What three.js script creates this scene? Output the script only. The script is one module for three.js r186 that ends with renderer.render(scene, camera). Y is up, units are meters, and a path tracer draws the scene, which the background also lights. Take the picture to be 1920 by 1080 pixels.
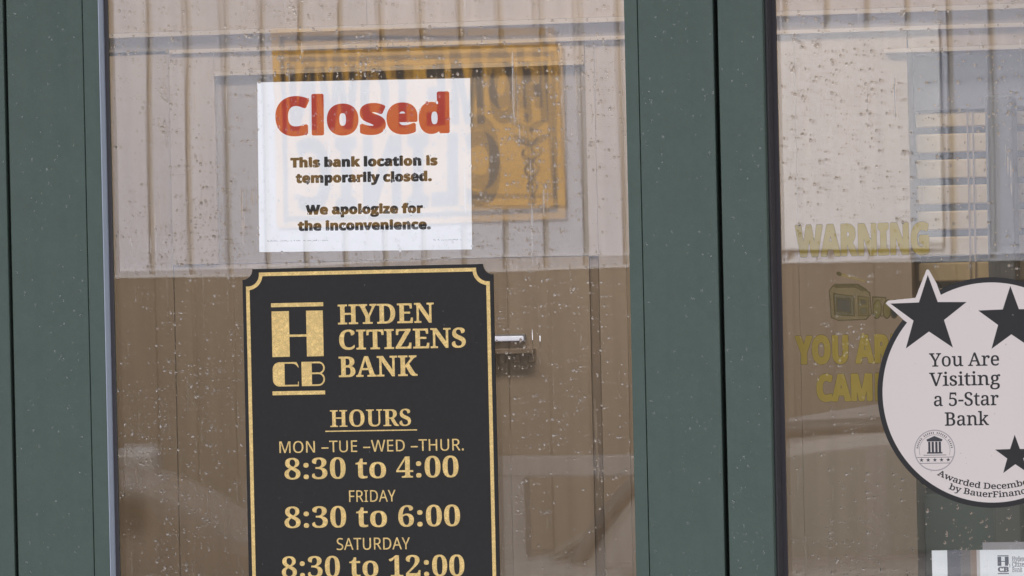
import * as THREE from 'three';
import { mergeGeometries } from 'three/addons/utils/BufferGeometryUtils.js';
import { RectAreaLightUniformsLib } from 'three/addons/lights/RectAreaLightUniformsLib.js';
import { RoundedBoxGeometry } from 'three/addons/geometries/RoundedBoxGeometry.js';

// ---------------------------------------------------------------- camera, sky, sun, exposure
const R = THREE.MathUtils.degToRad;
const scene = new THREE.Scene();
const camera = new THREE.PerspectiveCamera(5.9616, 16 / 9, 0.1, 900);
camera.position.set(1.59846, 1.45, 6.81505);
camera.lookAt(0, 1.45, 0);
camera.rotateZ(R(-1.25));
camera.focus = 7.0; camera.userData.fStop = 54;

const renderer = new THREE.WebGLRenderer({ antialias: true });
renderer.toneMapping = THREE.LinearToneMapping;
renderer.toneMappingExposure = 5.2;
renderer.shadowMap.enabled = true;

// overcast sky, brighter towards the zenith, the same all the way round
{
  const w = 64, h = 64, d = new Float32Array(w * h * 4);
  for (let j = 0; j < h; j++) {
    const el = (j + 0.5) / h * Math.PI - Math.PI / 2;
    const L = 0.36 * (1 + 1.6 * Math.max(0, Math.sin(el))) / 2.1;
    for (let i = 0; i < w; i++) {
      const k = (j * w + i) * 4;
      d[k] = L * 0.975; d[k + 1] = L * 0.99; d[k + 2] = L * 1.05; d[k + 3] = 1;
    }
  }
  const sky = new THREE.DataTexture(d, w, h, THREE.RGBAFormat, THREE.FloatType);
  sky.mapping = THREE.EquirectangularReflectionMapping;
  sky.magFilter = sky.minFilter = THREE.LinearFilter;
  sky.needsUpdate = true;
  scene.background = sky; scene.environment = sky;
}
const sun = new THREE.DirectionalLight(new THREE.Color(1, 0.985, 0.97), 1.5);
sun.position.set(-14, 22, -34);
sun.target.position.set(-6, 1, 12);
sun.castShadow = true; sun.shadow.radius = 26;
sun.shadow.mapSize.set(2048, 2048);
Object.assign(sun.shadow.camera, { left: -40, right: 40, top: 40, bottom: -40, near: 1, far: 120 });
scene.add(sun, sun.target);
RectAreaLightUniformsLib.init();

// ---------------------------------------------------------------- helpers
let seed = 20117;
const rnd = () => { seed |= 0; seed = seed + 0x6D2B79F5 | 0; let t = Math.imul(seed ^ seed >>> 15, 1 | seed); t = t + Math.imul(t ^ t >>> 7, 61 | t) ^ t; return ((t ^ t >>> 14) >>> 0) / 4294967296; };
const rr = (a, b) => a + (b - a) * rnd();
const used = {};
const numbered = (n) => { const k = used[n] = (used[n] ?? -1) + 1; return k ? n + '_' + String(k).padStart(3, '0') : n; };
const lin = (r, g, b) => new THREE.Color().setRGB(r, g, b);
const std = (c, roughness = 0.7, o = {}) => new THREE.MeshStandardMaterial({ color: c, roughness, ...o });
const phys = (c, roughness, o = {}) => new THREE.MeshPhysicalMaterial({ color: c, roughness, ...o });
function uvMetres(g) {                       // box projection, one uv unit = one metre
  const p = g.attributes.position, n = g.attributes.normal, uv = new Float32Array(p.count * 2);
  for (let i = 0; i < p.count; i++) {
    const ax = Math.abs(n.getX(i)), ay = Math.abs(n.getY(i)), az = Math.abs(n.getZ(i));
    const x = p.getX(i), y = p.getY(i), z = p.getZ(i);
    if (az >= ax && az >= ay) { uv[2 * i] = x; uv[2 * i + 1] = y; } else if (ax >= ay) { uv[2 * i] = z; uv[2 * i + 1] = y; } else { uv[2 * i] = x; uv[2 * i + 1] = z; }
  }
  g.setAttribute('uv', new THREE.BufferAttribute(uv, 2));
  return g;
}
function box(x0, x1, y0, y1, z0, z1) {
  const g = new THREE.BoxGeometry(x1 - x0, y1 - y0, z1 - z0); g.translate((x0 + x1) / 2, (y0 + y1) / 2, (z0 + z1) / 2);
  return uvMetres(g);
}
function rbox(x0, x1, y0, y1, z0, z1, r = 0.002, s = 2) {
  const g = new RoundedBoxGeometry(x1 - x0, y1 - y0, z1 - z0, s, r); g.translate((x0 + x1) / 2, (y0 + y1) / 2, (z0 + z1) / 2);
  return uvMetres(g);
}
const plain = (g) => { const k = g.index ? g.toNonIndexed() : g; for (const a of Object.keys(k.attributes)) if (!['position', 'normal', 'uv'].includes(a)) k.deleteAttribute(a); return k; };
const join = (...gs) => mergeGeometries(gs.flat().map(plain));
function mesh(name, g, m, parent) {
  const o = new THREE.Mesh(Array.isArray(g) ? join(g) : g, m); o.castShadow = o.receiveShadow = true;
  o.name = parent ? name : numbered(name); (parent ?? scene).add(o);
  return o;
}
function group(name, pos = [0, 0, 0], turn = 0) {
  const o = new THREE.Group(); o.name = numbered(name); o.position.set(...pos); o.rotation.y = turn; scene.add(o); return o;
}
function tag(o, label, category, grp) { o.userData = { label, category }; if (grp) o.userData.group = grp; return o; }
function structure(o, label) { o.userData = { kind: 'structure', label, category: o.name.split('_').pop().replace(/\d+/, '') || 'ground' }; return o; }
function canvas(w, h) { const c = document.createElement('canvas'); c.width = w; c.height = h; return [c, c.getContext('2d')]; }
function print(c) { const t = new THREE.CanvasTexture(c); t.colorSpace = THREE.SRGBColorSpace; t.magFilter = THREE.LinearFilter; t.anisotropy = 8; return t; }
// value noise on a wrapped lattice
function noise2(n, cells, sx = 1, sy = 1) {
  const cx = Math.max(1, Math.round(cells * sx)), cy = Math.max(1, Math.round(cells * sy));
  const v = Float32Array.from({ length: cx * cy }, rnd), out = new Float32Array(n * n), s = (t) => t * t * (3 - 2 * t);
  for (let j = 0; j < n; j++) for (let i = 0; i < n; i++) {
    const x = i / n * cx, y = j / n * cy, x0 = Math.floor(x), y0 = Math.floor(y), fx = s(x - x0), fy = s(y - y0);
    const a = v[y0 % cy * cx + x0 % cx], b = v[y0 % cy * cx + (x0 + 1) % cx], c = v[(y0 + 1) % cy * cx + x0 % cx], d = v[(y0 + 1) % cy * cx + (x0 + 1) % cx];
    out[j * n + i] = a + (b - a) * fx + (c - a + (a - b - c + d) * fx) * fy;
  }
  return out;
}
function noiseTexture(n, layers, lo, hi, srgb = false) {     // layers: [cells, weight, sx, sy]
  const acc = new Float32Array(n * n); let W = 0;
  for (const [c, w, sx, sy] of layers) { const a = noise2(n, c, sx, sy); for (let i = 0; i < acc.length; i++) acc[i] += a[i] * w; W += w; }
  const d = new Uint8Array(n * n * 4);
  for (let i = 0; i < acc.length; i++) { const t = acc[i] / W; for (let k = 0; k < 3; k++) d[4 * i + k] = 255 * Math.min(1, Math.max(0, lo[k] + (hi[k] - lo[k]) * t)); d[4 * i + 3] = 255; }
  const t = new THREE.DataTexture(d, n, n); t.wrapS = t.wrapT = THREE.RepeatWrapping; t.magFilter = THREE.LinearFilter; t.minFilter = THREE.LinearFilter;
  if (srgb) t.colorSpace = THREE.SRGBColorSpace;
  t.needsUpdate = true;
  return t;
}
const rep = (t, x, y = x) => { const c = t.clone(); c.repeat.set(x, y); c.needsUpdate = true; return c; };

// ---------------------------------------------------------------- materials
const tPaint = noiseTexture(256, [[6, 1], [24, 1], [90, 1.4]], [0.84, 0.84, 0.84], [1, 1, 1]);
const tStreak = noiseTexture(512, [[70, 1, 1, 0.03], [30, 0.8, 1, 0.08], [60, 0.7]], [0.35, 0.35, 0.35], [1, 1, 1]);
const tFine = noiseTexture(256, [[32, 1], [120, 2]], [0, 0, 0], [1, 1, 1]);
const tWood = noiseTexture(256, [[60, 1, 1, 0.05], [120, 0.8, 1, 0.08], [8, 0.8, 1, 0.4]], [0.74, 0.72, 0.7], [1, 1, 1]);
const tAsphalt = noiseTexture(512, [[200, 2], [40, 0.6], [6, 0.8]], [0.5, 0.5, 0.5], [1, 1, 1]);
const M = {
  green: phys(lin(0.080, 0.115, 0.099), 0.75, { map: rep(tPaint, 5), roughnessMap: rep(tStreak, 2.3, 0.7), bumpMap: rep(tFine, 9), bumpScale: 0.00006, specularIntensity: 0.8 }),
  rubber: std(lin(0.045, 0.040, 0.046), 0.6),
  alu: std(lin(0.42, 0.47, 0.57), 0.4, { metalness: 0.35 }),
  slot: std(lin(0.012, 0.013, 0.014), 0.9),
  glassOut: phys(0xffffff, 0, { transmission: 1, thickness: 0, ior: 1.77 }),
  glassIn: phys(0xffffff, 0, { transmission: 1, thickness: 0, ior: 1.75 }),
  water: phys(0xffffff, 0, { transmission: 1, thickness: 0.002, ior: 1.33 }),
  stucco: std(lin(0.42, 0.38, 0.33), 0.9, { map: rep(tPaint, 1.5), bumpMap: rep(tFine, 3), bumpScale: 0.002 }),
  siding: std(lin(0.60, 0.605, 0.68), 0.6, { map: rep(tPaint, 0.4) }),
  sidingGroove: std(lin(0.40, 0.365, 0.33), 0.9),
  wainscot: std(lin(0.095, 0.075, 0.055), 0.8, { map: rep(tPaint, 0.6) }),
  whiteBoard: std(lin(0.82, 0.82, 0.86), 0.5, { map: rep(tPaint, 0.3) }),
  roof: std(lin(0.14, 0.14, 0.15), 0.8),
  asphalt: std(lin(0.075, 0.07, 0.065), 0.75, { map: rep(tAsphalt, 0.5), bumpMap: rep(tAsphalt, 0.5), bumpScale: 0.004 }),
  concrete: std(lin(0.30, 0.29, 0.27), 0.85, { map: rep(tPaint, 0.7) }),
  wood: std(lin(0.385, 0.28, 0.187), 0.6, { map: rep(tWood, 1.2) }),
  woodPale: std(lin(0.42, 0.31, 0.215), 0.6, { map: rep(tWood, 1.2) }),
  woodDark: std(lin(0.26, 0.185, 0.125), 0.6, { map: rep(tWood, 1.2) }),
  cream: std(lin(0.44, 0.335, 0.24), 0.6),
  slat: std(lin(0.50, 0.36, 0.19), 0.55, { map: rep(tPaint, 2) }),
  shadeBrown: std(lin(0.26, 0.205, 0.16), 0.5),
  post: std(lin(0.08, 0.08, 0.078), 0.6),
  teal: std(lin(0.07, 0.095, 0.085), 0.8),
  lobby: std(lin(0.45, 0.40, 0.34), 0.9, { map: rep(tPaint, 0.8) }),
  floor: std(lin(0.22, 0.19, 0.16), 0.8, { map: rep(tAsphalt, 1) }),
  greyMetal: std(lin(0.16, 0.155, 0.16), 0.6, { map: rep(tPaint, 1) }),
  bead: phys(0xffffff, 0.3, { transmission: 1, thickness: 0, ior: 1.5 }),
};

// ---------------------------------------------------------------- setting: ground, pavement, lobby shell
{
  const g = new THREE.PlaneGeometry(800, 800); g.rotateX(-Math.PI / 2); g.translate(0, -0.35, 0); uvMetres(g);
  structure(mesh('parking_lot', g, M.asphalt), 'dark wet asphalt parking lot across from the bank doors');
  structure(mesh('pavement', rbox(-9, 9, -0.348, -0.2, 0.12, 2.1, 0.015), M.concrete), 'raised concrete pavement in front of the bank doors');
  structure(mesh('lobby_floor', box(-3.2, 3.2, -0.348, -0.2, -4.4, 0.119), M.floor), 'brown lobby floor behind the glass doors');
  structure(mesh('lobby_ceiling', box(-3.2, 3.2, 2.65, 2.75, -4.4, -0.10), M.lobby), 'pale lobby ceiling behind the glass doors');
  const wl = mesh('lobby_wall', [box(-3.3, -3.201, -0.348, 2.65, -4.4, -0.10), box(3.201, 3.3, -0.348, 2.65, -4.4, -0.10), box(-3.2, 3.2, -0.199, 2.649, -4.5, -4.401)], M.lobby);
  structure(wl, 'pale painted outer walls of the lobby');
}
// the bank's own front round the doors
{
  const b = group('bank_building', [0, -0.35, 0]);
  tag(b, 'tan stucco bank front that holds the green glass doors', 'building');
  mesh('wall', box(-9, -0.95, 0, 4.2, -0.098, 0.118), M.stucco, b);
  mesh('wall', box(1.35, 9, 0, 4.2, -0.098, 0.118), M.stucco, b);
  mesh('wall', box(-0.949, 1.349, 2.45, 4.2, -0.098, 0.118), M.stucco, b);
  mesh('roof', box(-9.2, 9.2, 4.201, 4.4, -9, 0.3), M.roof, b);
}

// wood-panelled wall inside, with shade painted into an opening panel and a recessed strip, and a blind
{
  const w = structure(mesh('lobby_panel_wall', box(-2.4, 2.4, -0.199, 2.64, -1.80, -1.70), M.woodDark), 'brown wood-panelled wall inside behind the glass doors');
  const zb = -1.60, zi = -1.698;
  // edges of the boards below and above the recessed strip; the two openings are left free
  const board = (x0, x1, y0, y1, m = M.wood, gap = 0.0004) => mesh('panel_board', box(x0 + gap, x1 - 0.0002, y0, y1, zi, zb), m, w);
  const low = [[-2.4, -1.9], [-1.9, -1.42], [-1.42, -0.9262], [-0.9262, -0.6], [-0.6, -0.383], [-0.383, -0.2513, M.woodPale], [-0.236, -0.192, M.woodPale], [-0.192, 0.08], [0.08, 0.256]];
  for (const [x0, x1, m] of low) {
    if (x0 < -0.93 || x1 > -0.25) board(x0, x1, -0.199, 1.832, m);
    else board(x0, x1, -0.199, 1.497, m, x0 < -0.9 ? 0.0015 : 0.0004);
  }
  mesh('opening_shade', box(-0.8505, -0.2515, 1.4985, 1.795, zi, zb - 0.006), M.shadeBrown, w);  // flush panel, toned darker to stand for the dark opening
  mesh('recess_shade', box(-2.4, 2.4, 1.8387, 1.8603, zi, zb - 0.008), M.shadeBrown, w);  // shade of the recess is put into this darker tone
  mesh('batten', box(-0.2508, -0.2372, -0.199, 1.497, zi, zb - 0.004), M.woodDark, w);
  board(-0.2512, -0.2362, 1.4975, 1.832, M.woodPale);
  mesh('casing', box(-0.925, -0.851, 1.4985, 1.832, zi, zb + 0.004), M.woodPale, w);
  mesh('casing', box(-0.8505, -0.2515, 1.803, 1.832, zi, zb + 0.003), M.woodPale, w);
  mesh('trim', box(-0.85, -0.2515, 1.7955, 1.8025, zi, zb + 0.008), M.cream, w);
  mesh('trim', box(-0.9226, 2.4, 1.8325, 1.8385, zi, zb + 0.010), M.cream, w);
  mesh('trim', box(-2.4, 2.4, 1.8605, 1.8675, zi, zb + 0.010), M.cream, w);
  mesh('trim', box(0.2226, 2.4, 1.7985, 1.8045, zi + 0.1, zb + 0.012), M.cream, w);
  for (let k = 0; k < 8; k++) board(-2.4 + k * 0.6, -1.8 + k * 0.6, 1.8685, 2.64, k % 3 ? M.wood : M.woodPale);
  board(0.258, 2.4, 1.8055, 1.832);
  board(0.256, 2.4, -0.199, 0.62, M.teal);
}
{
  const v = group('venetian_blind', [0.58, 0.62, -1.645]);
  tag(v, 'cream horizontal slat blind behind the glass beside the grey post', 'blind');
  mesh('shade_backing', box(-0.322, 0.9, 0.001, 1.177, -0.05, -0.04), M.teal, v);  // dark sheet whose colour stands for shade behind the slats
  for (let k = 0; k < 14; k++) {
    const y = 1.6784 - 0.62 - 0.0397 * k;                // the gap above this slat
    const g = rbox(-0.32, 0.9, y - 0.0345, y - 0.0052, -0.006, 0.004, 0.003, 2);
    mesh('slat', g, M.slat, v);
  }
  mesh('slat', rbox(-0.32, 0.9, 1.0634, 1.0865, -0.006, 0.004, 0.003, 2), M.slat, v);
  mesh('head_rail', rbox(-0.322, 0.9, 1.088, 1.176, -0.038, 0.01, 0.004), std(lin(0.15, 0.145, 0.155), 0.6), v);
  for (const x of [-0.2388, -0.2306, 0.22, 0.2282]) mesh('cord', box(x - 0.0012, x + 0.0012, 0.5, 1.0875, 0.0045, 0.0065), M.woodDark, v);
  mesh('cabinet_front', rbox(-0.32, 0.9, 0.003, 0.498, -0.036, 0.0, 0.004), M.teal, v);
  const p = mesh('lobby_post', rbox(0.378, 0.4205, -0.198, 1.728, -1.625, -1.575, 0.004), M.post);
  tag(p, 'dark grey square post standing before the cream blind', 'post');
}
{
  const s = group('wall_shelf', [-0.42, 1.337, -1.5998]);
  tag(s, 'small dark peg shelf on the brown panelling beside the black plate', 'shelf');
  mesh('shelf_board', rbox(-0.1, 0.081, 0.010, 0.0185, 0, 0.022, 0.0015), M.woodDark, s);
  for (let k = 0; k < 8; k++) mesh('peg', rbox(-0.094 + k * 0.0236, -0.084 + k * 0.0236, -0.004, 0.0098, 0.004, 0.014, 0.0015), M.woodDark, s);
  const l = group('lamp_bar', [-0.41, 1.3675, -1.5998]);
  tag(l, 'short lit lamp bar glowing on the brown panelling above the peg shelf', 'lamp');
  mesh('lamp_housing', rbox(-0.06, 0.056, -0.002, 0.010, 0, 0.008, 0.0015), M.greyMetal, l);
  mesh('lamp_tube', rbox(-0.054, 0.054, 0.0, 0.0075, 0.0082, 0.014, 0.002), std(lin(0.7, 0.7, 0.75), 0.4, { emissive: lin(0.075, 0.075, 0.09), emissiveIntensity: 1 }), l);
  const a = new THREE.RectAreaLight(lin(0.95, 0.95, 1), 0.2, 0.1, 0.008); a.position.set(0, 0.004, 0.016); a.lookAt(-0.41, 1.3715, 5); a.name = 'lamp_light'; l.add(a);
  a.rotation.set(0, Math.PI, 0);
}
// unseen ceiling light added to brighten the panelled wall
{
  const c = group('added_ceiling_light', [-0.3, 2.6495, -0.85]);
  tag(c, 'unseen light panel added above the inside of the doors to brighten the lobby', 'ceiling light');
  mesh('housing', rbox(-0.92, 0.92, -0.05, 0, -0.2, 0.2, 0.006), M.cream, c);
  mesh('diffuser', rbox(-0.88, 0.88, -0.056, -0.0505, -0.16, 0.16, 0.002), std(lin(0.8, 0.8, 0.8), 0.5, { emissive: lin(1, 0.97, 0.92), emissiveIntensity: 0.4 }), c);
  const a = new THREE.RectAreaLight(lin(1, 0.96, 0.9), 1.8, 1.76, 0.32); a.position.set(0, -0.062, 0); a.rotation.set(-Math.PI / 2, 0, 0); a.name = 'fill_light'; c.add(a);
}

// ---------------------------------------------------------------- storefront: jamb, two door leaves
// glass sheets: real, slightly bowed and rippled panes
function pane(x0, x1, y0, y1, z, f, nx = 90, ny = 150) {
  const g = new THREE.PlaneGeometry(x1 - x0, y1 - y0, nx, ny); g.translate((x0 + x1) / 2, (y0 + y1) / 2, z);
  const p = g.attributes.position, n = g.attributes.normal, e = 1e-3, v = new THREE.Vector3();
  for (let i = 0; i < p.count; i++) {
    const x = p.getX(i), y = p.getY(i);
    p.setZ(i, z + f(x, y));
    v.set(-(f(x + e, y) - f(x - e, y)) / (2 * e), -(f(x, y + e) - f(x, y - e)) / (2 * e), 1).normalize();
    n.setXYZ(i, v.x, v.y, v.z);
  }
  return g;
}
const ripple = (x, y, ph, a) => a * (0.6e-5 * Math.sin(13 * x + 3.1 * y + ph) + 0.22e-5 * Math.sin(31 * x - 5 * y + 2 * ph) + 1.8e-5 * Math.sin(11 * y + 6 * x + ph));
const bow = (y, s0, c) => { const t = y - 1.47, b = -0.37; return t > b ? s0 * t + c * t * t : s0 * b + c * b * b + (s0 + 2 * c * b) * (t - b); };
const fOutL = (x, y) => ripple(x, y, 0.4, 1) + 4.5e-5 * Math.exp(-((x + 0.36) ** 2 / 0.012 + (y - 1.775) ** 2 / 0.004));
const fInL = (x, y) => bow(y, 0.0011, 0.0021) + ripple(x, y, 2.2, 1.6) - 0.00012 * x - 0.0022 * x * Math.max(0, y - 1.47) ** 2;
const fOutR = (x, y) => ripple(x, y, 1.7, 1);
const fInR = (x, y) => bow(y, 0.0005, 0.0008) + ripple(x, y, 3.9, 1.6) + 0.0002 * x;

const yB = -0.19, yT = 2.09, FZ = 0.018, BZ = -0.045;
{
  const j = group('door_frame', [0, 0, 0]);
  tag(j, 'fixed dark green metal frame round the pair of glass doors', 'door frame');
  mesh('jamb', rbox(-0.9485, -0.6625, -0.198, 2.098, BZ, FZ, 0.0015), M.green, j);
  mesh('jamb', rbox(1.16, 1.3485, -0.198, 2.098, BZ, FZ, 0.0015), M.green, j);
  mesh('header', rbox(-0.66, 1.158, 2.0955, 2.24, BZ, FZ, 0.0015), M.green, j);
  mesh('weather_strip', box(-0.6622, -0.6582, yB, yT, BZ + 0.01, 0.006), M.slot, j);
  mesh('weather_strip', box(0.2702, 0.2752, yB, yT, BZ + 0.01, -0.004), M.slot, j);
}
function leaf(name, label, o) {
  const d = group(name, [0, yB, 0]);
  tag(d, label, 'door');
  const Y = (y) => y - yB;
  mesh('stile', rbox(o.l0, o.l1, 0, Y(yT), BZ, FZ, 0.0015), M.green, d);
  mesh('stile', rbox(o.r0, o.r1, 0, Y(yT), BZ, FZ, 0.0015), M.green, d);
  mesh('top_rail', rbox(o.l1 + 0.0005, o.r0 - 0.0005, Y(1.96), Y(yT), BZ, FZ - 0.0004, 0.0015), M.green, d);
  mesh('bottom_rail', rbox(o.l1 + 0.0005, o.r0 - 0.0005, 0, Y(0.08), BZ, FZ - 0.0004, 0.0015), M.green, d);
  return d;
}
const gy0 = 0.085, gy1 = 1.955;
{
  const d = leaf('glass_door', 'green framed glass door with the closed notice and the black hours plate', { l0: -0.6578, l1: -0.5558, r0: 0.1738, r1: 0.2698 });
  const Y = (y) => y - yB;
  mesh('glazing_bead', rbox(-0.5550, -0.5345, Y(gy0), Y(gy1), -0.03, FZ - 0.0006, 0.001), M.green, d);
  mesh('glazing_bead', rbox(0.1562, 0.1730, Y(gy0), Y(gy1), -0.03, FZ - 0.0006, 0.001), M.green, d);
  // bare edge of the bead, chamfered towards the glass
  const s = new THREE.Shape([[0, 0], [0, 0.0135], [0.0010, 0.0135], [0.0036, 0.004], [0.0036, 0]].map((q) => new THREE.Vector2(...q)));
  const e = new THREE.ExtrudeGeometry(s, { depth: gy1 - gy0, bevelEnabled: false }); e.rotateX(-Math.PI / 2); e.scale(1, 1, -1);
  { const ix = e.index; if (ix) { for (let i = 0; i < ix.count; i += 3) { const a = ix.getX(i); ix.setX(i, ix.getX(i + 1)); ix.setX(i + 1, a); } } }
  e.computeVertexNormals(); e.translate(-0.5343, Y(gy0), 0.0035); uvMetres(e);
  mesh('bead_edge', e, M.alu, d);
  mesh('gasket', rbox(-0.5342, -0.5257, Y(gy0), Y(gy1), 0.0006, 0.0034, 0.001), M.rubber, d);
  mesh('gasket', rbox(0.1545, 0.1561, Y(gy0), Y(gy1), 0.0006, 0.006, 0.0007), M.rubber, d);
  mesh('glass_pane', pane(-0.5535, 0.172, Y(gy0), Y(gy1), 0, (x, y) => fOutL(x, y + yB)), M.glassOut, d);
  mesh('glass_pane', pane(-0.5535, 0.172, Y(gy0), Y(gy1), -0.012, (x, y) => fInL(x, y + yB)), M.glassIn, d);
}
{
  const d = leaf('glass_door', 'green framed glass door with the round star sticker and camera warning', { l0: 0.2758, l1: 0.3330, r0: 1.06, r1: 1.158 });
  const Y = (y) => y - yB;
  mesh('glazing_bead', rbox(0.3331, 0.3362, Y(gy0), Y(gy1), -0.027, 0.004, 0.001), M.rubber, d);
  mesh('gasket', rbox(0.3332, 0.3418, Y(gy0), Y(gy1), -0.0295, -0.0272, 0.001), M.rubber, d);
  mesh('gasket', rbox(1.052, 1.0598, Y(gy0), Y(gy1), -0.0295, -0.024, 0.001), M.rubber, d);
  mesh('glass_pane', pane(0.3345, 1.059, Y(gy0), Y(gy1), -0.03, (x, y) => fOutR(x, y + yB)), M.glassOut, d);
  mesh('glass_pane', pane(0.3345, 1.059, Y(gy0), Y(gy1), -0.042, (x, y) => fInR(x, y + yB)), M.glassIn, d);
}

// ---------------------------------------------------------------- print: canvases laid out in millimetres
const CAP = 0.714;
function inkSetup(c, w, h, x0, yTop) {           // canvas scale so that world metres on the sheet can be used
  const k = c.canvas ? c.canvas.width / w : 1;
  return { k, X: (x) => (x - x0) * k, Y: (y) => (yTop - y) * k };
}
function fitText(ctx, t, X0, X1, base, cap, font, weight = 0, capRatio = CAP) {   // text set between X0 and X1 with a given capital height
  ctx.save();
  const px = cap / capRatio; ctx.font = font.replace('%', px.toFixed(2) + 'px');
  const w = ctx.measureText(t).width;
  ctx.translate(X0, base); ctx.scale((X1 - X0) / w, 1);
  ctx.fillText(t, 0, 0);
  if (weight) { ctx.lineWidth = weight; ctx.lineJoin = 'round'; ctx.strokeText(t, 0, 0); }
  ctx.restore();
}
const SERIF = '% serif', SERIFB = 'bold % serif', SANS = '% sans-serif', SANSB = 'bold % sans-serif';
function star(ctx, cx, cy, r, rin = 0.40, a0 = 0) {
  ctx.beginPath();
  for (let i = 0; i < 10; i++) { const a = a0 - Math.PI / 2 + i * Math.PI / 5, q = i % 2 ? r * rin : r; ctx.lineTo(cx + q * Math.cos(a), cy + q * Math.sin(a)); }
  ctx.closePath();
}
function planarUV(g, x0, x1, y0, y1) {
  const p = g.attributes.position, uv = g.attributes.uv;
  for (let i = 0; i < p.count; i++) uv.setXY(i, (p.getX(i) - x0) / (x1 - x0), (p.getY(i) - y0) / (y1 - y0));
  return g;
}

// closed notice, taped to the inside of the glass
{
  const W = 0.2805, H = 0.2175, cw = 1536, [c, g] = canvas(cw, Math.round(cw * H / W)), k = cw / W;
  g.fillStyle = '#f8f9fc'; g.fillRect(0, 0, cw, c.height);
  const x0 = -0.3325, yT0 = 1.7195, X = (x) => (x - x0) * k, Y = (y) => (yT0 - y) * k;
  g.fillStyle = g.strokeStyle = '#b93a2a';
  fitText(g, 'Closed', X(-0.3105), X(-0.0765), Y(1.6525), 0.0455 * k, SANSB, 26);
  g.fillStyle = g.strokeStyle = '#1c1a1c';
  fitText(g, 'This bank location is', X(-0.2894), X(-0.096), Y(1.6100), 0.0113 * k, SANSB, 8);
  fitText(g, 'temporarily closed.', X(-0.2827), X(-0.1034), Y(1.5902), 0.0113 * k, SANSB, 8);
  fitText(g, 'We apologize for', X(-0.2695), X(-0.1162), Y(1.5495), 0.0113 * k, SANSB, 8);
  fitText(g, 'the inconvenience.', X(-0.2806), X(-0.1055), Y(1.5290), 0.0113 * k, SANSB, 8);
  // two lines of print too small to read
  g.fillStyle = '#77777f';
  for (const [xa, xb, y] of [[-0.3216, -0.241, 1.5149], [-0.1023, -0.0653, 1.5135]]) for (let x = X(xa); x < X(xb);) { const w = rr(4, 11), h = rr(5, 11); if (rnd() > 0.14) g.fillRect(x, Y(y) - h, w * 0.6, h * 0.55); x += w; }
  const geo = new THREE.PlaneGeometry(W, H, 24, 18), p = geo.attributes.position;
  for (let i = 0; i < p.count; i++) p.setZ(i, -0.0004 * Math.sin(p.getX(i) * 14 + 1) * Math.cos(p.getY(i) * 11));
  geo.computeVertexNormals();
  const m = std(0xffffff, 0.85, { map: print(c), side: THREE.DoubleSide });
  const s = mesh('paper_notice', geo, m); s.position.set(x0 + W / 2, yT0 - H / 2 - 0.0005, -0.0095); s.rotation.z = R(-0.6);
  tag(s, 'white paper notice reading Closed in red inside the glass', 'notice');
}

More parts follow.
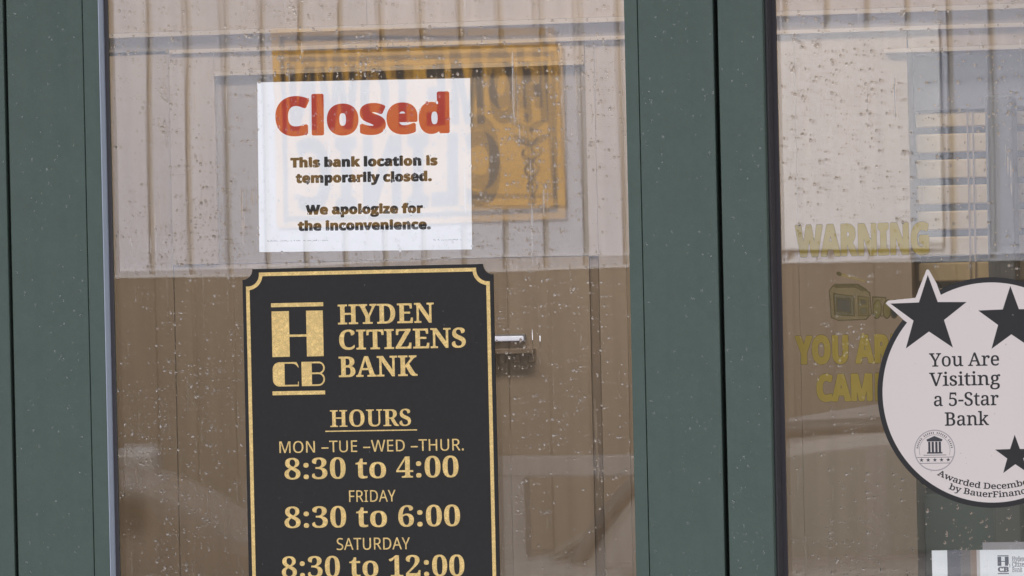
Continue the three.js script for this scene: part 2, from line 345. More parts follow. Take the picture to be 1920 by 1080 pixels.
// hours plate on the outside of the glass
{
  const x0 = -0.3531, x1 = -0.0238, yT0 = 1.4810, y0 = 1.005, W = x1 - x0, H = yT0 - y0, cw = 1400, [c, g] = canvas(cw, Math.round(cw * H / W)), k = cw / W;
  const X = (x) => (x - x0) * k, Y = (y) => (yT0 - y) * k;
  g.fillStyle = '#211f20'; g.fillRect(0, 0, cw, c.height);
  const notch = (ctx, i, r) => {         // outline with hollow corners, i = inset
    const a = i, b = cw - i, t = i, d = c.height - i;
    ctx.beginPath(); ctx.moveTo(a + r, t); ctx.lineTo(b - r, t); ctx.arc(b, t, r, Math.PI, Math.PI / 2, true); ctx.lineTo(b, d - r); ctx.arc(b, d, r, -Math.PI / 2, Math.PI, true);
    ctx.lineTo(a + r, d); ctx.arc(a, d, r, 0, -Math.PI / 2, true); ctx.lineTo(a, t + r); ctx.arc(a, t, r, Math.PI / 2, 0, true); ctx.closePath();
  };
  const gold = '#e4c380';
  g.fillStyle = g.strokeStyle = gold;
  g.lineWidth = 0.0048 * k; notch(g, 0.0066 * k, 0.0175 * k); g.stroke();
  const bar = (xa, xb, ya, yb) => g.fillRect(X(xa), Y(yb), (xb - xa) * k, (yb - ya) * k);
  bar(-0.3162, -0.2470, 1.4320, 1.4372); bar(-0.3157, -0.2926, 1.3683, 1.4268); bar(-0.2700, -0.2478, 1.3683, 1.4268); bar(-0.2928, -0.2698, 1.3937, 1.3967); bar(-0.3167, -0.2470, 1.3195, 1.3246);
  // C: heavy back, hairline arms
  {
    const xa = X(-0.3158), xb = X(-0.2815), ya = Y(1.3616), yb = Y(1.3305), r = 0.009 * k, hx = X(-0.3000), t = 0.0021 * k;
    g.beginPath(); g.moveTo(hx, ya); g.lineTo(xa + r, ya); g.arcTo(xa, ya, xa, ya + r, r); g.lineTo(xa, yb - r); g.arcTo(xa, yb, xa + r, yb, r); g.lineTo(hx, yb); g.closePath(); g.fill();
    g.fillRect(hx - 1, ya, xb - hx - 0.002 * k, t); g.fillRect(hx - 1, yb - t, xb - hx, t);
    g.beginPath(); g.moveTo(xb - 0.006 * k, ya); g.quadraticCurveTo(xb, ya, xb, ya + 0.008 * k); g.quadraticCurveTo(xb - 0.003 * k, ya + t * 1.2, xb - 0.008 * k, ya + t); g.fill();
    g.fillRect(xb - 0.0012 * k, yb - 0.006 * k, 0.0012 * k, 0.006 * k);
  }
  // B: heavy stem, hairline bowls
  {
    const xa = X(-0.2776), xm = X(-0.2640), xb = X(-0.2468), ya = Y(1.3616), yb = Y(1.3305), ym = Y(1.3467), t = 0.0022 * k;
    g.fillRect(xa, ya, xm - xa, yb - ya);
    g.lineWidth = t;
    for (const [p, q] of [[ya + t / 2, ym], [ym, yb - t / 2]]) { const r = (q - p) / 2; g.beginPath(); g.moveTo(xm - 1, p); g.lineTo(xb - r - t / 2, p); g.arc(xb - r - t / 2, p + r, r, -Math.PI / 2, Math.PI / 2); g.lineTo(xm - 1, q); g.stroke(); }
  }
  fitText(g, 'HYDEN', X(-0.2288), X(-0.1015), Y(1.4085), 0.0248 * k, SERIFB, 2);
  fitText(g, 'CITIZENS', X(-0.2288), X(-0.0595), Y(1.3760), 0.0248 * k, SERIFB, 2);
  fitText(g, 'BANK', X(-0.2292), X(-0.1252), Y(1.3414), 0.0256 * k, SERIFB, 2);
  fitText(g, 'HOURS', X(-0.2421), X(-0.1334), Y(1.2778), 0.0215 * k, SERIFB, 0);
  bar(-0.2479, -0.1272, 1.2716, 1.2732);
  fitText(g, 'MON \u2013TUE \u2013WED \u2013THUR.', X(-0.3113), X(-0.065), Y(1.2457), 0.0148 * k, SANS, 0);
  fitText(g, '8:30 to 4:00', X(-0.3043), X(-0.0727), Y(1.2118), 0.0268 * k, SERIFB, 0);
  fitText(g, 'FRIDAY', X(-0.2204), X(-0.1572), Y(1.1818), 0.0148 * k, SANS, 0);
  fitText(g, '8:30 to 6:00', X(-0.3057), X(-0.072), Y(1.1497), 0.0268 * k, SERIFB, 0);
  fitText(g, 'SATURDAY', X(-0.2372), X(-0.1397), Y(1.1208), 0.0150 * k, SANS, 0);
  fitText(g, '8:30 to 12:00', X(-0.3107), X(-0.0679), Y(1.0862), 0.0268 * k, SERIFB, 0);
  // flecks of worn gold leaf and faint scuffs in the black film
  const im = g.getImageData(0, 0, cw, c.height), D = im.data, n1 = noise2(512, 128), n2 = noise2(512, 36);
  for (let y = 0; y < c.height; y++) for (let x = 0; x < cw; x++) {
    const q = (y * cw + x) * 4, j = (y % 512) * 512 + x % 512, lum = D[q] > 110;
    const f = lum ? 0.90 + 0.22 * n1[j] * (0.4 + n2[j]) - (n1[j] > 0.93 ? 0.2 : 0) : 0.94 + 0.14 * n2[j];
    for (let e = 0; e < 3; e++) D[q + e] = Math.min(255, D[q + e] * f);
  }
  g.putImageData(im, 0, 0);
  const sh = new THREE.Shape(), r = 0.0135, a = x0, b = x1, t = yT0, d = y0;
  sh.moveTo(a + r, d); sh.lineTo(b - r, d); sh.absarc(b, d, r, Math.PI, Math.PI / 2, true); sh.lineTo(b, t - r); sh.absarc(b, t, r, -Math.PI / 2, -Math.PI, true);
  sh.lineTo(a + r, t); sh.absarc(a, t, r, 0, -Math.PI / 2, true); sh.lineTo(a, d + r); sh.absarc(a, d, r, Math.PI / 2, 0, true);
  const geo = new THREE.ExtrudeGeometry(sh, { depth: 0.0018, bevelEnabled: true, bevelSize: 0.0004, bevelThickness: 0.0004, bevelSegments: 1, curveSegments: 14 });
  planarUV(geo, x0, x1, y0, yT0); geo.translate(0, 0, 0.0007);
  tag(mesh('hours_plate', geo, std(0xffffff, 0.75, { map: print(c) })), 'black plate with gold lettering of bank opening hours on the glass', 'sign');
}

// round star sticker on the outside of the other pane
{
  const cx = 0.6036, cy = 1.3068, rO = 0.1436, x0 = cx - 0.155, y0 = cy - 0.155, W = 0.31, cw = 1536, [c, g] = canvas(cw, cw), k = cw / W;
  const X = (x) => (x - x0) * k, Y = (y) => (y0 + W - y) * k;
  const ink = '#232225', white = '#dbd0cd';
  g.fillStyle = ink; g.fillRect(0, 0, cw, cw);
  g.fillStyle = white; g.beginPath(); g.arc(X(cx), Y(cy), 0.1372 * k, 0, 7); g.fill();
  const big = [[0.5268, 1.4045, 0.0505], [0.6302, 1.3960, 0.0430], [0.6316, 1.2275, 0.0262], [0.7, 1.36, 0.033], [0.705, 1.27, 0.024]];
  g.strokeStyle = white; g.lineJoin = 'round'; g.lineWidth = 0.0135 * k; star(g, X(big[0][0]), Y(big[0][1]), big[0][2] * k); g.stroke();
  g.fillStyle = ink;
  for (const [sx, sy, r] of big) { star(g, X(sx), Y(sy), r * k); g.fill(); }
  g.strokeStyle = ink;
  fitText(g, 'You Are', X(0.5265), X(0.615), Y(1.3405), 0.0163 * k, SERIF, 2.5);
  fitText(g, 'Visiting', X(0.5260), X(0.6152), Y(1.3163), 0.0163 * k, SERIF, 2.5);
  fitText(g, 'a 5-Star', X(0.5301), X(0.6126), Y(1.2910), 0.0163 * k, SERIF, 2.5);
  fitText(g, 'Bank', X(0.5437), X(0.5994), Y(1.2664), 0.0163 * k, SERIF, 2.5);
  // small round seal with a temple front and five stars
  const sx = X(0.5307), sy = Y(1.2358), u = 0.0255 * k;
  g.lineWidth = 2; g.strokeStyle = '#77747c'; g.fillStyle = '#3a3940';
  for (const q of [1, 0.97, 0.76]) { g.beginPath(); g.arc(sx, sy, u * q, q < 0.9 ? Math.PI * 0.9 : 0, q < 0.9 ? Math.PI * 2.1 : 7); g.stroke(); }
  g.beginPath(); g.moveTo(sx - 0.40 * u, sy - 0.53 * u); g.lineTo(sx, sy - 0.70 * u); g.lineTo(sx + 0.40 * u, sy - 0.53 * u); g.lineTo(sx + 0.36 * u, sy - 0.44 * u); g.lineTo(sx - 0.36 * u, sy - 0.44 * u); g.fill();
  for (const q of [-0.26, -0.09, 0.09, 0.26]) g.fillRect(sx + (q - 0.055) * u, sy - 0.42 * u, 0.11 * u, 0.52 * u);
  g.fillRect(sx - 0.38 * u, sy + 0.09 * u, 0.76 * u, 0.07 * u); g.fillRect(sx - 0.56 * u, sy + 0.22 * u, 1.12 * u, 0.025 * u); g.fillRect(sx - 0.74 * u, sy + 0.62 * u, 1.48 * u, 0.02 * u); g.fillRect(sx - 0.9 * u, sy + 0.33 * u, 1.8 * u, 0.02 * u);
  for (let i = -2; i <= 2; i++) { star(g, sx + i * 0.33 * u, sy + 0.47 * u, 0.11 * u); g.fill(); }
  for (let i = 0; i < 26; i++) { const a = Math.PI * (1.05 + 0.9 * i / 25); g.save(); g.translate(sx + 0.865 * u * Math.cos(a), sy + 0.865 * u * Math.sin(a)); g.rotate(a); if (i % 7 !== 6) g.fillRect(-0.05 * u, -0.02 * u, 0.09 * u, 0.04 * u); g.restore(); }
  // lettering along the lower rim
  g.fillStyle = ink; g.strokeStyle = ink;
  const arcText = (t, ccx, ccy, rad, a0, cap, gap) => {
    g.font = SERIF.replace('%', (cap / CAP * k).toFixed(2) + 'px'); let a = a0;
    for (const ch of t) { const w = g.measureText(ch).width * gap; const m = a - w / 2 / (rad * k); g.save(); g.translate(X(ccx + rad * Math.cos(m)), Y(ccy + rad * Math.sin(m))); g.rotate(-(m + Math.PI / 2)); g.scale(gap, 1); g.textAlign = 'center'; g.lineWidth = 2; g.fillText(ch, 0, 0); g.strokeText(ch, 0, 0); g.restore(); a = m - w / 2 / (rad * k); }
  };
  const arcFlip = (t, ccx, ccy, rad, a0, cap, gap) => {          // reads left to right along the bottom of a circle
    g.font = SERIF.replace('%', (cap / CAP * k).toFixed(2) + 'px'); let a = a0;
    for (const ch of t) { const w = g.measureText(ch).width * gap, m = a + w / 2 / (rad * k); g.save(); g.translate(X(ccx + rad * Math.cos(m)), Y(ccy + rad * Math.sin(m))); g.rotate(-(m + Math.PI / 2)); g.scale(gap, 1); g.textAlign = 'center'; g.lineWidth = 2; g.fillText(ch, 0, 0); g.strokeText(ch, 0, 0); g.restore(); a = m + w / 2 / (rad * k); }
  };
  void arcText;
  arcFlip('Awarded December', 0.6065, 1.3395, 0.1530, -Math.PI / 2 - 0.500, 0.0072, 1.30);
  arcFlip('by BauerFinancial', 0.6065, 1.3395, 0.1632, -Math.PI / 2 - 0.372, 0.0072, 1.30);
  // outline: a disc with the corner star standing proud of its rim
  const pts = [], S = big[0], sp = [];
  for (let i = 0; i < 10; i++) { const a = Math.PI / 2 + i * Math.PI / 5, q = i % 2 ? S[2] * 0.40 + 0.0075 : S[2] + 0.0105; sp.push([S[0] + q * Math.cos(a), S[1] + q * Math.sin(a)]); }
  const inStar = (x, y) => { let s = false; for (let i = 0, j = 9; i < 10; j = i++) { const [xi, yi] = sp[i], [xj, yj] = sp[j]; if ((yi > y) !== (yj > y) && x < (xj - xi) * (y - yi) / (yj - yi) + xi) s = !s; } return s; };
  for (let i = 0; i < 720; i++) {
    const a = i * Math.PI / 360; let r = rO;
    for (let q = rO; q < rO + 0.03; q += 0.0004) if (inStar(cx + q * Math.cos(a), cy + q * Math.sin(a))) r = q;
    pts.push(new THREE.Vector2(cx + r * Math.cos(a), cy + r * Math.sin(a)));
  }
  const geo = new THREE.ExtrudeGeometry(new THREE.Shape(pts), { depth: 0.0007, bevelEnabled: false });
  planarUV(geo, x0, x0 + W, y0, y0 + W); geo.translate(0, 0, -0.0297);
  tag(mesh('star_sticker', geo, std(0xffffff, 0.6, { map: print(c) })), 'round white sticker with black stars and rim on the door glass', 'sticker');
}

// camera warning printed on clear film inside the pane
{
  const x0 = 0.350, x1 = 0.560, y0 = 1.285, y1 = 1.530, W = x1 - x0, H = y1 - y0, cw = 1024, [c, g] = canvas(cw, Math.round(cw * H / W)), k = cw / W, X = (x) => (x - x0) * k, Y = (y) => (y1 - y) * k;
  const yellow = '#98822c', line = '#54481e';
  const word = (t, xa, xb, b, cap) => {
    g.fillStyle = line; g.strokeStyle = line; fitText(g, t, X(xa), X(xb), Y(b), cap * k, SANSB, 22);
    g.fillStyle = yellow; g.strokeStyle = yellow; fitText(g, t, X(xa), X(xb), Y(b), cap * k, SANSB, 18);
  };
  word('WARNING', 0.3590, 0.5290, 1.4825, 0.0368);
  word('YOU ARE', 0.3560, 0.4930, 1.3475, 0.0325);
  word('CAMERA', 0.3800, 0.5150, 1.3003, 0.0310);
  // camcorder: a boxy back with a screen, grip, lens barrel and a viewfinder on top
  const L = (pts, fill) => { g.beginPath(); pts.forEach(([a, b], i) => (i ? g.lineTo(X(a), Y(b)) : g.moveTo(X(a), Y(b)))); g.closePath(); if (fill) { g.globalAlpha = 0.5; g.fillStyle = fill; g.fill(); g.globalAlpha = 1; } g.lineWidth = 7; g.lineJoin = 'round'; g.strokeStyle = line; g.stroke(); };
  const q = (a, b) => [0.3997 + a * 0.0915, 1.3977 + b * 0.0650];
  L([q(0.02, 0.10), q(0.0, 0.62), q(0.06, 0.72), q(0.40, 0.70), q(0.56, 0.56), q(0.58, 0.16), q(0.50, 0.05), q(0.12, 0.04)], '#6f6230');
  L([q(0.07, 0.16), q(0.06, 0.56), q(0.34, 0.50), q(0.34, 0.12)], '#4c4a3e');
  L([q(0.10, 0.22), q(0.10, 0.48), q(0.29, 0.44), q(0.29, 0.18)], '#33332f');
  L([q(0.40, 0.12), q(0.40, 0.50), q(0.54, 0.47), q(0.54, 0.12)], '#6f6230');
  L([q(0.43, 0.34), q(0.43, 0.44), q(0.51, 0.42), q(0.51, 0.34)], '#33332f');
  L([q(0.43, 0.16), q(0.43, 0.27), q(0.51, 0.27), q(0.51, 0.16)], '#4c4a3e');
  L([q(0.60, 0.12), q(0.60, 0.48), q(0.78, 0.46), q(0.80, 0.10)], '#6f6230');
  for (const a of [0.66, 0.80, 0.90]) { g.beginPath(); g.ellipse(X(q(a, 0)[0]), Y(q(0, 0.24)[1]), 0.0052 * k, 0.0115 * k, 0.1, 0, 7); g.fillStyle = a > 0.85 ? '#33332f' : '#6f6230'; g.fill(); g.stroke(); }
L([q(0.08, 0.74), q(0.40, 0.73), q(0.52, 0.62), q(0.46, 0.60), q(0.36, 0.68), q(0.08, 0.68)], '#55491f');
  g.globalAlpha = 0.45; g.fillStyle = yellow; g.beginPath(); g.moveTo(X(q(0.12, 0)[0]), Y(q(0, 0.98)[1])); g.lineTo(X(q(0.5, 0)[0]), Y(q(0, 0.80)[1])); g.lineTo(X(q(0.52, 0)[0]), Y(q(0, 0.76)[1])); g.lineTo(X(q(0.14, 0)[0]), Y(q(0, 0.90)[1])); g.fill(); g.globalAlpha = 1;
  g.beginPath(); g.ellipse(X(q(0.14, 0)[0]), Y(q(0, 0.94)[1]), 0.0036 * k, 0.0026 * k, 0.5, 0, 7); g.fillStyle = line; g.fill();
  const s = mesh('warning_decal', new THREE.PlaneGeometry(W, H), std(0xffffff, 0.7, { map: print(c), transparent: true }));
  s.position.set((x0 + x1) / 2, (y0 + y1) / 2, -0.0410);
  tag(s, 'yellow clear-film decal with WARNING and a camera drawing beside the round sticker', 'decal');
}

// bank leaflet and the grey card behind it, inside the pane below the sticker
{
  const x0 = 0.5219, x1 = 0.73, y1 = 1.1101, y0 = 0.84, W = x1 - x0, H = y1 - y0, cw = 800, [c, g] = canvas(cw, Math.round(cw * H / W)), k = cw / W, X = (x) => (x - x0) * k, Y = (y) => (y1 - y) * k;
  g.fillStyle = '#f2f5f6'; g.fillRect(0, 0, cw, c.height);
  g.fillStyle = '#5c5f68'; g.fillRect(X(0.5414), 0, 0.017 * k, c.height); g.fillStyle = '#6f6a6a'; g.fillRect(X(0.5584), 0, 0.0125 * k, c.height); g.fillStyle = '#8b776a'; g.fillRect(X(0.5709), 0, 0.0075 * k, c.height); g.fillStyle = '#c3bfbe'; g.fillRect(X(0.5784), 0, 0.004 * k, c.height);
  g.fillStyle = g.strokeStyle = '#4b5060';
  const bar = (a, b, y, h) => g.fillRect(X(a), Y(y), (b - a) * k, h * k);
  bar(0.6046, 0.6185, 1.1030, 0.0012); bar(0.6046, 0.6092, 1.1012, 0.0112); bar(0.6138, 0.6185, 1.1012, 0.0112); bar(0.609, 0.614, 1.096, 0.001); bar(0.6046, 0.6185, 1.0810, 0.0012);
  fitText(g, 'CB', X(0.6046), X(0.6185), Y(1.0825), 0.006 * k, SERIFB, 3);
  g.fillStyle = g.strokeStyle = '#6c6f7c';
  fitText(g, 'Hyden', X(0.6225), X(0.6385), Y(1.0955), 0.0056 * k, SERIF, 1); fitText(g, 'Citizens', X(0.6225), X(0.6440), Y(1.0888), 0.0056 * k, SERIF, 1); fitText(g, 'Bank', X(0.6225), X(0.6355), Y(1.0822), 0.0056 * k, SERIF, 1);
  const s = mesh('bank_leaflet', new THREE.BoxGeometry(W, H, 0.0004), phys(0xffffff, 0.6, { map: print(c) })); s.position.set((x0 + x1) / 2, (y0 + y1) / 2, -0.0438);
  tag(s, 'white printed bank leaflet with a small logo below the round sticker', 'leaflet');
  const b = mesh('grey_card', box(0.586, 0.74, 0.85, 1.1195, -0.0449, -0.0444), std(lin(0.30, 0.28, 0.29), 0.7));
  tag(b, 'plain grey card standing out above the white leaflet', 'card');
}

// ---------------------------------------------------------------- rain on glass and frames
{
  const dome = new THREE.SphereGeometry(1, 12, 5, 0, Math.PI * 2, 0, Math.PI / 2);
  const disc = new THREE.CircleGeometry(1, 12); disc.rotateX(Math.PI / 2);
  const drop = join(dome, disc); drop.rotateX(Math.PI / 2);           // domed side to +z
  const inPlate = (x, y) => x > -0.355 && x < -0.022 && y < 1.483 && y > 1.003;
  const inSticker = (x, y) => Math.hypot(x - 0.6036, y - 1.3068) < 0.146 || Math.hypot(x - 0.527, y - 1.4045) < 0.062;
  function rain(label, list, m = M.water) {
    const im = new THREE.InstancedMesh(drop, m, list.length), o = new THREE.Object3D();
    list.forEach(([x, y, z, r, tall, flat], i) => { o.position.set(x, y, z); o.scale.set(r, r * tall, r * flat); o.rotation.z = tall > 3 ? rr(-0.015, 0.015) : rr(-0.25, 0.25); o.updateMatrix(); im.setMatrixAt(i, o.matrix); });
    im.name = numbered('raindrops'); im.userData = { kind: 'stuff', label, category: 'raindrops' }; scene.add(im);
  }
  function scatter(n, x0, x1, y0, y1, zf, rMin, rMax, skip, clusters, flat = 0.42) {
    const out = [], cs = Array.from({ length: clusters }, () => [rr(x0, x1), rr(y0, y1), rr(0.02, 0.08), rr(0.03, 0.14)]);
    let guard = 0;
    while (out.length < n && guard++ < n * 30) {
      let x, y;
      if (clusters && rnd() < 0.5) { const c = cs[Math.floor(rnd() * clusters)]; x = c[0] + (rnd() + rnd() - 1) * c[2]; y = c[1] + (rnd() + rnd() - 1) * c[3]; } else { x = rr(x0, x1); y = rr(y0, y1); }
      if (x < x0 || x > x1 || y < y0 || y > y1 || skip?.(x, y)) continue;
      const r = rMin + (rMax - rMin) * rnd() ** 2.4;
      out.push([x, y, zf(x, y), r, rr(0.9, 1.55), flat * rr(0.8, 1.25)]);
    }
    return out;
  }
  const runs = (n, x0, x1, zf, skip) => scatter(n, x0, x1, 0.95, 1.9, zf, 0.0007, 0.0018, skip, 0, 0.16).map((d) => (d[4] = rr(6, 34), d[5] = rr(0.08, 0.16), d));
  rain('small raindrops on the glass round the closed notice and hours plate', scatter(5200, -0.524, 0.152, 0.95, 1.93, (x, y) => fOutL(x, y) + 0.00008, 0.0006, 0.0021, inPlate, 110, 0.42).concat(runs(90, -0.52, 0.15, (x, y) => fOutL(x, y) + 0.00006, (x, y) => inPlate(x, y) || inPlate(x, y - 0.05))));
  rain('small raindrops on the glass round the star sticker', scatter(4200, 0.345, 0.95, 0.95, 1.93, (x, y) => fOutR(x, y) - 0.03 + 0.00008, 0.0006, 0.0021, inSticker, 100, 0.42).concat(runs(80, 0.35, 0.95, (x, y) => fOutR(x, y) - 0.03 + 0.00006, (x, y) => inSticker(x, y) || inSticker(x, y - 0.05) || inSticker(x, y + 0.05))));
  rain('fine raindrops on the green door stiles and on the plate and sticker', [
    ...scatter(260, -0.655, -0.56, 0.95, 1.93, () => FZ + 0.00005, 0.0006, 0.0018, null, 12),
    ...scatter(60, -0.78, -0.665, 0.95, 1.93, () => FZ + 0.00005, 0.0006, 0.0018, null, 5),
    ...scatter(280, 0.176, 0.268, 0.95, 1.93, () => FZ + 0.00005, 0.0006, 0.0018, null, 14),
    ...scatter(170, 0.278, 0.331, 0.95, 1.93, () => FZ + 0.00005, 0.0006, 0.0018, null, 8),
    ...scatter(110, -0.34, -0.036, 1.02, 1.46, () => 0.00295, 0.0003, 0.0009, null, 6),
    ...scatter(60, 0.49, 0.72, 1.2, 1.42, () => -0.02895, 0.0003, 0.0011, (x, y) => Math.hypot(x - 0.6036, y - 1.3068) > 0.14, 4),
  ], M.bead);
}

// ---------------------------------------------------------------- across the lot: the building mirrored in the glass
{
  const b = group('clinic_building', [-7.2, -0.35, 30]);
  tag(b, 'pale metal-sided building with a dark base across the lot', 'building');
  const x0 = -10, x1 = 10;
  mesh('wall', box(x0, x1, 0, 5.6, 0.05, 8), M.sidingGroove, b);
  mesh('roof', box(x0 - 0.4, x1 + 0.4, 5.601, 5.85, -0.5, 8.4), M.roof, b);
  const up = box(0, 0.238, 0, 3.66, 0.012, 0.049), lo = box(0, 0.2725, 0, 1.92, 0.005, 0.049);
  for (let k = 0; k < 71; k++) {
    const x = -9.94 + k * 0.28, a = mesh('siding_board', up, M.siding, b), c = mesh('base_board', lo, M.wainscot, b);
    a.position.set(x, 1.94, 0); c.position.set(x, 0, 0);
  }
  mesh('drip_ledge', box(x0, x1, 1.921, 1.939, -0.015, 0.049), M.whiteBoard, b);
  const w = mesh('wall_board', rbox(-5.78, -4.065, 1.66, 3.13, 29.955, 29.998, 0.006), M.whiteBoard);
  tag(w, 'plain white board fixed to the pale siding beside the yellow banner', 'board');
}
{
  const W = 2.03, H = 1.19, cw = 1400, [c, g] = canvas(cw, Math.round(cw * H / W)), ch = c.height;
  g.fillStyle = '#d29c38'; g.fillRect(0, 0, cw, ch);
  g.strokeStyle = '#3a2f22'; g.lineWidth = 0.028 * ch; g.strokeRect(0.035 * cw, 0.055 * ch, 0.93 * cw, 0.895 * ch);
  g.fillStyle = g.strokeStyle = '#3a3026';
  fitText(g, 'HOME TOWN', 0.045 * cw, 0.955 * cw, 0.44 * ch, 0.335 * ch, SANSB, 14);
  fitText(g, 'CLINIC', 0.21 * cw, 0.93 * cw, 0.90 * ch, 0.40 * ch, SANSB, 10);
  // staff with wings and two snakes
  const sx = 0.115 * cw, t = 0.49 * ch, bt = 0.92 * ch;
  g.lineWidth = 9; g.beginPath(); g.moveTo(sx, t); g.lineTo(sx, bt); g.stroke(); g.beginPath(); g.arc(sx, t, 10, 0, 7); g.fill();
  for (const s of [-1, 1]) {
    g.beginPath(); g.moveTo(sx, t + 55); g.quadraticCurveTo(sx + s * 40, t + 20, sx + s * 92, t + 22); g.quadraticCurveTo(sx + s * 70, t + 62, sx, t + 84); g.closePath(); g.fill();
    g.lineWidth = 12; g.beginPath();
    for (let i = 0; i <= 60; i++) { const f = i / 60; g.lineTo(sx + s * Math.sin(f * Math.PI * 3.2 + 0.9) * (46 - 34 * f), t + 92 + f * (bt - t - 100)); }
    g.stroke();
  }
  const geo = new THREE.PlaneGeometry(W, H, 48, 24), p = geo.attributes.position;
  for (let i = 0; i < p.count; i++) { const x = p.getX(i), y = p.getY(i); p.setZ(i, 0.012 * Math.sin(x * 5.2 + 0.6) * (0.3 + Math.max(0, y)) + 0.006 * Math.sin(y * 14 + x * 2)); }
  geo.computeVertexNormals(); geo.rotateY(Math.PI);
  const m = mesh('vinyl_banner', geo, std(0xffffff, 0.6, { map: print(c) })); m.position.set(-7.665, 2.505, 29.97);
  tag(m, 'yellow vinyl banner with dark block letters and a winged staff', 'banner');
}

{
  const g = group('guard_rail', [-4.75, -0.35, 20]);
  tag(g, 'weathered grey guard rail on square posts across the lot', 'rail');
  mesh('rail', rbox(-1.3, 0.75, 0.86, 0.965, -0.03, 0.03, 0.01), M.greyMetal, g);
  for (const x of [-1.25, 0.03]) mesh('post', rbox(x - 0.085, x + 0.085, 0, 0.859, -0.06, 0.06, 0.01), M.greyMetal, g);
}

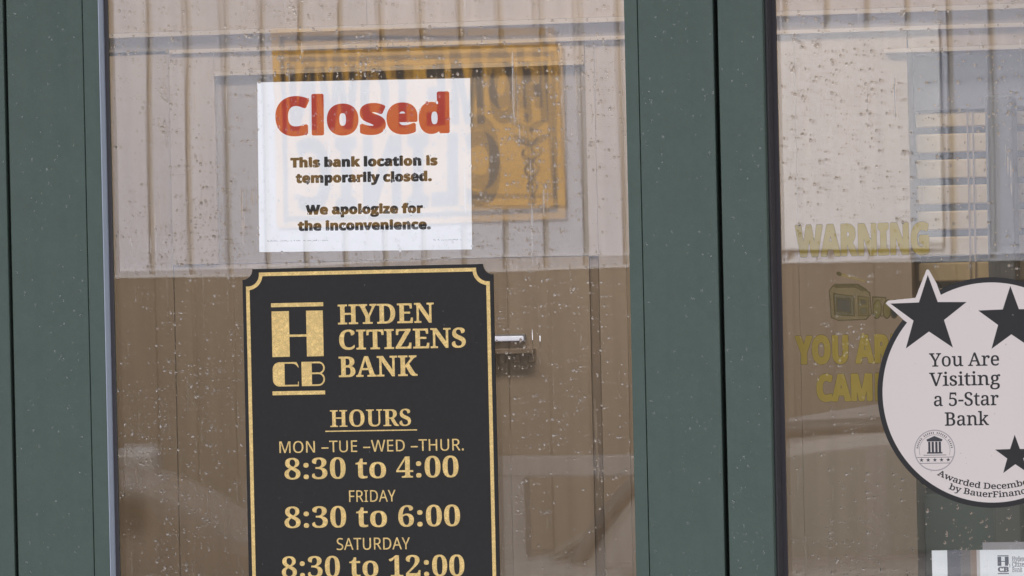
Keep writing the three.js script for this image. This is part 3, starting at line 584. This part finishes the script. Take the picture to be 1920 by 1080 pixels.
// ---------------------------------------------------------------- parked vehicles mirrored in the glass
function vehicle(name, label, P, paint, pos, turn) {
  const v = group(name, pos, turn); tag(v, label, P.kind);
  const glass = phys(lin(0.17, 0.175, 0.16), 0.12, { specularIntensity: 1, ior: 1.6 }), trim = std(lin(0.03, 0.03, 0.032), 0.6), chrome = std(lin(0.7, 0.7, 0.7), 0.2, { metalness: 1 });
  const ex = (pts, width, bevel, holes) => {
    const s = new THREE.Shape(); s.moveTo(...pts[0]); s.splineThru(pts.slice(1).map((q) => new THREE.Vector2(...q)));
    if (holes) { /* arches are cut into the outline itself */ }
    const g = new THREE.ExtrudeGeometry(s, { depth: width - 2 * bevel[0], bevelEnabled: true, bevelThickness: bevel[0], bevelSize: bevel[1], bevelOffset: -bevel[1], bevelSegments: 5, curveSegments: 60 });
    g.translate(0, 0, -(width - 2 * bevel[0]) / 2); return g;
  };
  const W = P.width;
  if (P.seal) for (const side of [-1, 1]) mesh('door_seal', new THREE.TubeGeometry(new THREE.CatmullRomCurve3(P.seal.map(([x, y]) => new THREE.Vector3(x, y, side * ((W - 0.16) / 2 - 0.02)))), 40, 0.024, 8), trim, v);
  // lower body with wheel arches in the outline
  const s = new THREE.Shape(), a = P.arch, f = P.front, r = P.rear, wy = P.wheel;
  s.moveTo(r + 0.03, 0.30); s.lineTo(P.wr - a, 0.26); s.absarc(P.wr, wy, a, Math.PI * 1.0, 0, true); s.lineTo(P.wf - a, 0.26); s.absarc(P.wf, wy, a, Math.PI, 0, true); s.lineTo(f - 0.05, 0.28);
  for (const q of P.top) s.lineTo(...q);
  s.closePath();
  const g = new THREE.ExtrudeGeometry(s, { depth: W - 0.16, bevelEnabled: true, bevelThickness: 0.08, bevelSize: 0.05, bevelOffset: -0.05, bevelSegments: 4, curveSegments: 18 }); g.translate(0, 0, -(W - 0.16) / 2);
  mesh('body', g, paint, v);
  mesh('cabin', ex(P.cabin, W - 0.16, [0.17, 0.11]), paint, v);
  const zs = (W - 0.16) / 2 + 0.003;
  for (const side of [-1, 1]) {
    for (const pts of P.windows) {
      const sh = new THREE.Shape(pts.map((q) => new THREE.Vector2(...q))), wg = new THREE.ExtrudeGeometry(sh, { depth: 0.012, bevelEnabled: false });
      wg.translate(0, 0, side > 0 ? zs - 0.008 : -zs - 0.004); mesh('side_window', wg, glass, v);
    }
    const mr = mesh('side_mirror', rbox(P.mirror[0] - 0.09, P.mirror[0] + 0.09, P.mirror[1] - 0.075, P.mirror[1] + 0.075, side * (W / 2 + 0.03) - (side < 0 ? 0.2 : 0), side * (W / 2 + 0.03) + (side > 0 ? 0.2 : 0), 0.035, 4), P.mirrorPaint ?? paint, v);
    mesh('mirror_arm', rbox(P.mirror[0] - 0.03, P.mirror[0] + 0.03, P.mirror[1] - 0.06, P.mirror[1] - 0.01, side > 0 ? W / 2 - 0.12 : -W / 2 - 0.06, side > 0 ? W / 2 + 0.06 : -W / 2 + 0.12, 0.01), trim, mr);
    mesh('headlight', rbox(f - 0.16, f - 0.015, P.lamp - 0.07, P.lamp + 0.07, side * (W / 2 - 0.28) - 0.14, side * (W / 2 - 0.28) + 0.14, 0.03), chrome, v);
    mesh('taillight', rbox(r - 0.01, r + 0.1, P.lamp, P.lamp + 0.18, side * (W / 2 - 0.2) - 0.09, side * (W / 2 - 0.2) + 0.09, 0.03), std(lin(0.3, 0.01, 0.01), 0.3), v);
    mesh('door_handle', rbox(P.handle - 0.1, P.handle + 0.1, P.belt - 0.13, P.belt - 0.1, side * W / 2 - 0.02, side * W / 2 + 0.025, 0.01), trim, v);
    for (const wx of [P.wf, P.wr]) {
      const ty = new THREE.TorusGeometry(wy - 0.1, 0.1, 12, 36); ty.scale(1, 1, 1.05); ty.translate(wx, wy, side * (W / 2 - 0.12));
      const wheel = mesh('wheel', ty, trim, v);
      const rim = new THREE.CylinderGeometry(wy - 0.15, wy - 0.12, 0.12, 24); rim.rotateX(Math.PI / 2); rim.translate(wx, wy, side * (W / 2 - 0.1));
      mesh('rim', rim, chrome, wheel);
    }
  }
  const slant = (p, q, w0, w1) => {          // glass across the car between two profile points
    const n = new THREE.Vector2(-(q[1] - p[1]), q[0] - p[0]).normalize().multiplyScalar(0.012); if (n.y < 0) n.negate();
    const V = [[p[0], p[1], -w0], [p[0], p[1], w0], [q[0], q[1], w1], [q[0], q[1], -w1]];
    const gg = new THREE.BufferGeometry(), pos2 = [];
    for (const o of [0, 1]) for (const [x, y, z] of V) pos2.push(x + o * n.x, y + o * n.y, z);
    gg.setAttribute('position', new THREE.Float32BufferAttribute(pos2, 3));
    gg.setIndex([0, 2, 1, 0, 3, 2, 4, 5, 6, 4, 6, 7, 0, 1, 5, 0, 5, 4, 1, 2, 6, 1, 6, 5, 2, 3, 7, 2, 7, 6, 3, 0, 4, 3, 4, 7]);
    const k = gg.toNonIndexed(); k.computeVertexNormals(); return uvMetres(Object.assign(k));
  };
  mesh('windshield', slant(P.wind[0], P.wind[1], W / 2 - 0.24, W / 2 - 0.32), glass, v);
  mesh('rear_window', slant(P.back[0], P.back[1], W / 2 - 0.24, W / 2 - 0.32), glass, v);
  mesh('bumper', rbox(f - 0.1, f + 0.05, 0.3, 0.5, -W / 2 + 0.08, W / 2 - 0.08, 0.04, 3), P.bumper ? chrome : trim, v);
  mesh('bumper', rbox(r - 0.05, r + 0.1, 0.32, 0.52, -W / 2 + 0.08, W / 2 - 0.08, 0.04, 3), P.bumper ? chrome : trim, v);
  mesh('grille', rbox(f - 0.05, f + 0.012, P.lamp - 0.09, P.lamp + 0.04, -0.4, 0.4, 0.015), trim, v);
  return v;
}
{
  const silver = phys(lin(0.20, 0.19, 0.185), 0.65, { metalness: 0.2, clearcoat: 0.08, clearcoatRoughness: 0.3 });
  vehicle('parked_car', 'silver hatchback parked across from the round sticker', {
    kind: 'car', width: 1.76, front: 2.15, rear: -2.05, wf: 1.33, wr: -1.28, arch: 0.36, wheel: 0.32, lamp: 0.66, belt: 0.97, handle: -0.2, mirror: [0.72, 0.9], seal: [[0.86, 0.98], [0.74, 1.15], [0.60, 1.27], [0.36, 1.345], [0.0, 1.37], [-0.8, 1.37]],
    top: [[2.15, 0.5], [2.1, 0.72], [1.9, 0.83], [0.98, 0.98], [-1.9, 1.0], [-2.03, 0.86], [-2.05, 0.5]],
    cabin: [[1.05, 0.9], [0.88, 1.0], [0.63, 1.285], [0.22, 1.395], [-0.3, 1.43], [-1.0, 1.41], [-1.55, 1.3], [-1.92, 0.98], [-1.95, 0.9]],
    windows: [[[0.66, 1.0], [0.50, 1.14], [0.22, 1.285], [0.0, 1.30], [0.0, 1.0]], [[-0.07, 1.0], [-0.07, 1.30], [-0.7, 1.30], [-0.85, 1.0]], [[-0.92, 1.0], [-0.80, 1.28], [-1.35, 1.22], [-1.6, 1.0]]],
    wind: [[0.97, 0.985], [0.42, 1.345]], back: [[-1.86, 1.03], [-1.6, 1.28]],
  }, silver, [-1.12, -0.35, 9.95], Math.PI);
  const bronze = phys(lin(0.10, 0.075, 0.055), 0.5, { metalness: 0.1, clearcoat: 0.3, clearcoatRoughness: 0.2 });
  vehicle('parked_van', 'dark bronze van parked farther back than the silver hatchback', {
    kind: 'van', width: 1.9, front: 2.4, rear: -2.5, wf: 1.72, wr: -1.5, arch: 0.40, wheel: 0.35, lamp: 0.66, belt: 1.10, handle: 0.3, mirror: [1.24, 1.13], mirrorPaint: phys(lin(0.30, 0.30, 0.31), 0.3, { metalness: 0.3 }),
    top: [[2.4, 0.5], [2.34, 0.72], [2.1, 0.83], [1.72, 0.93], [1.56, 1.03], [1.40, 1.10], [1.22, 1.14], [-2.4, 1.16], [-2.48, 0.9], [-2.5, 0.5]],
    cabin: [[1.24, 1.05], [1.14, 1.16], [0.80, 1.52], [0.45, 1.72], [-0.5, 1.80], [-1.8, 1.77], [-2.2, 1.6], [-2.4, 1.05]],
    windows: [[[0.86, 1.17], [0.72, 1.32], [0.42, 1.58], [0.0, 1.62], [0.0, 1.17]], [[-0.08, 1.17], [-0.08, 1.62], [-1.0, 1.64], [-1.0, 1.17]], [[-1.08, 1.17], [-1.08, 1.64], [-1.75, 1.62], [-2.05, 1.17]]],
    wind: [[1.14, 1.18], [0.62, 1.64]], back: [[-2.36, 1.2], [-2.2, 1.58]],
  }, bronze, [-5.76, -0.35, 12.62], -0.23);
}

renderer.render(scene, camera);
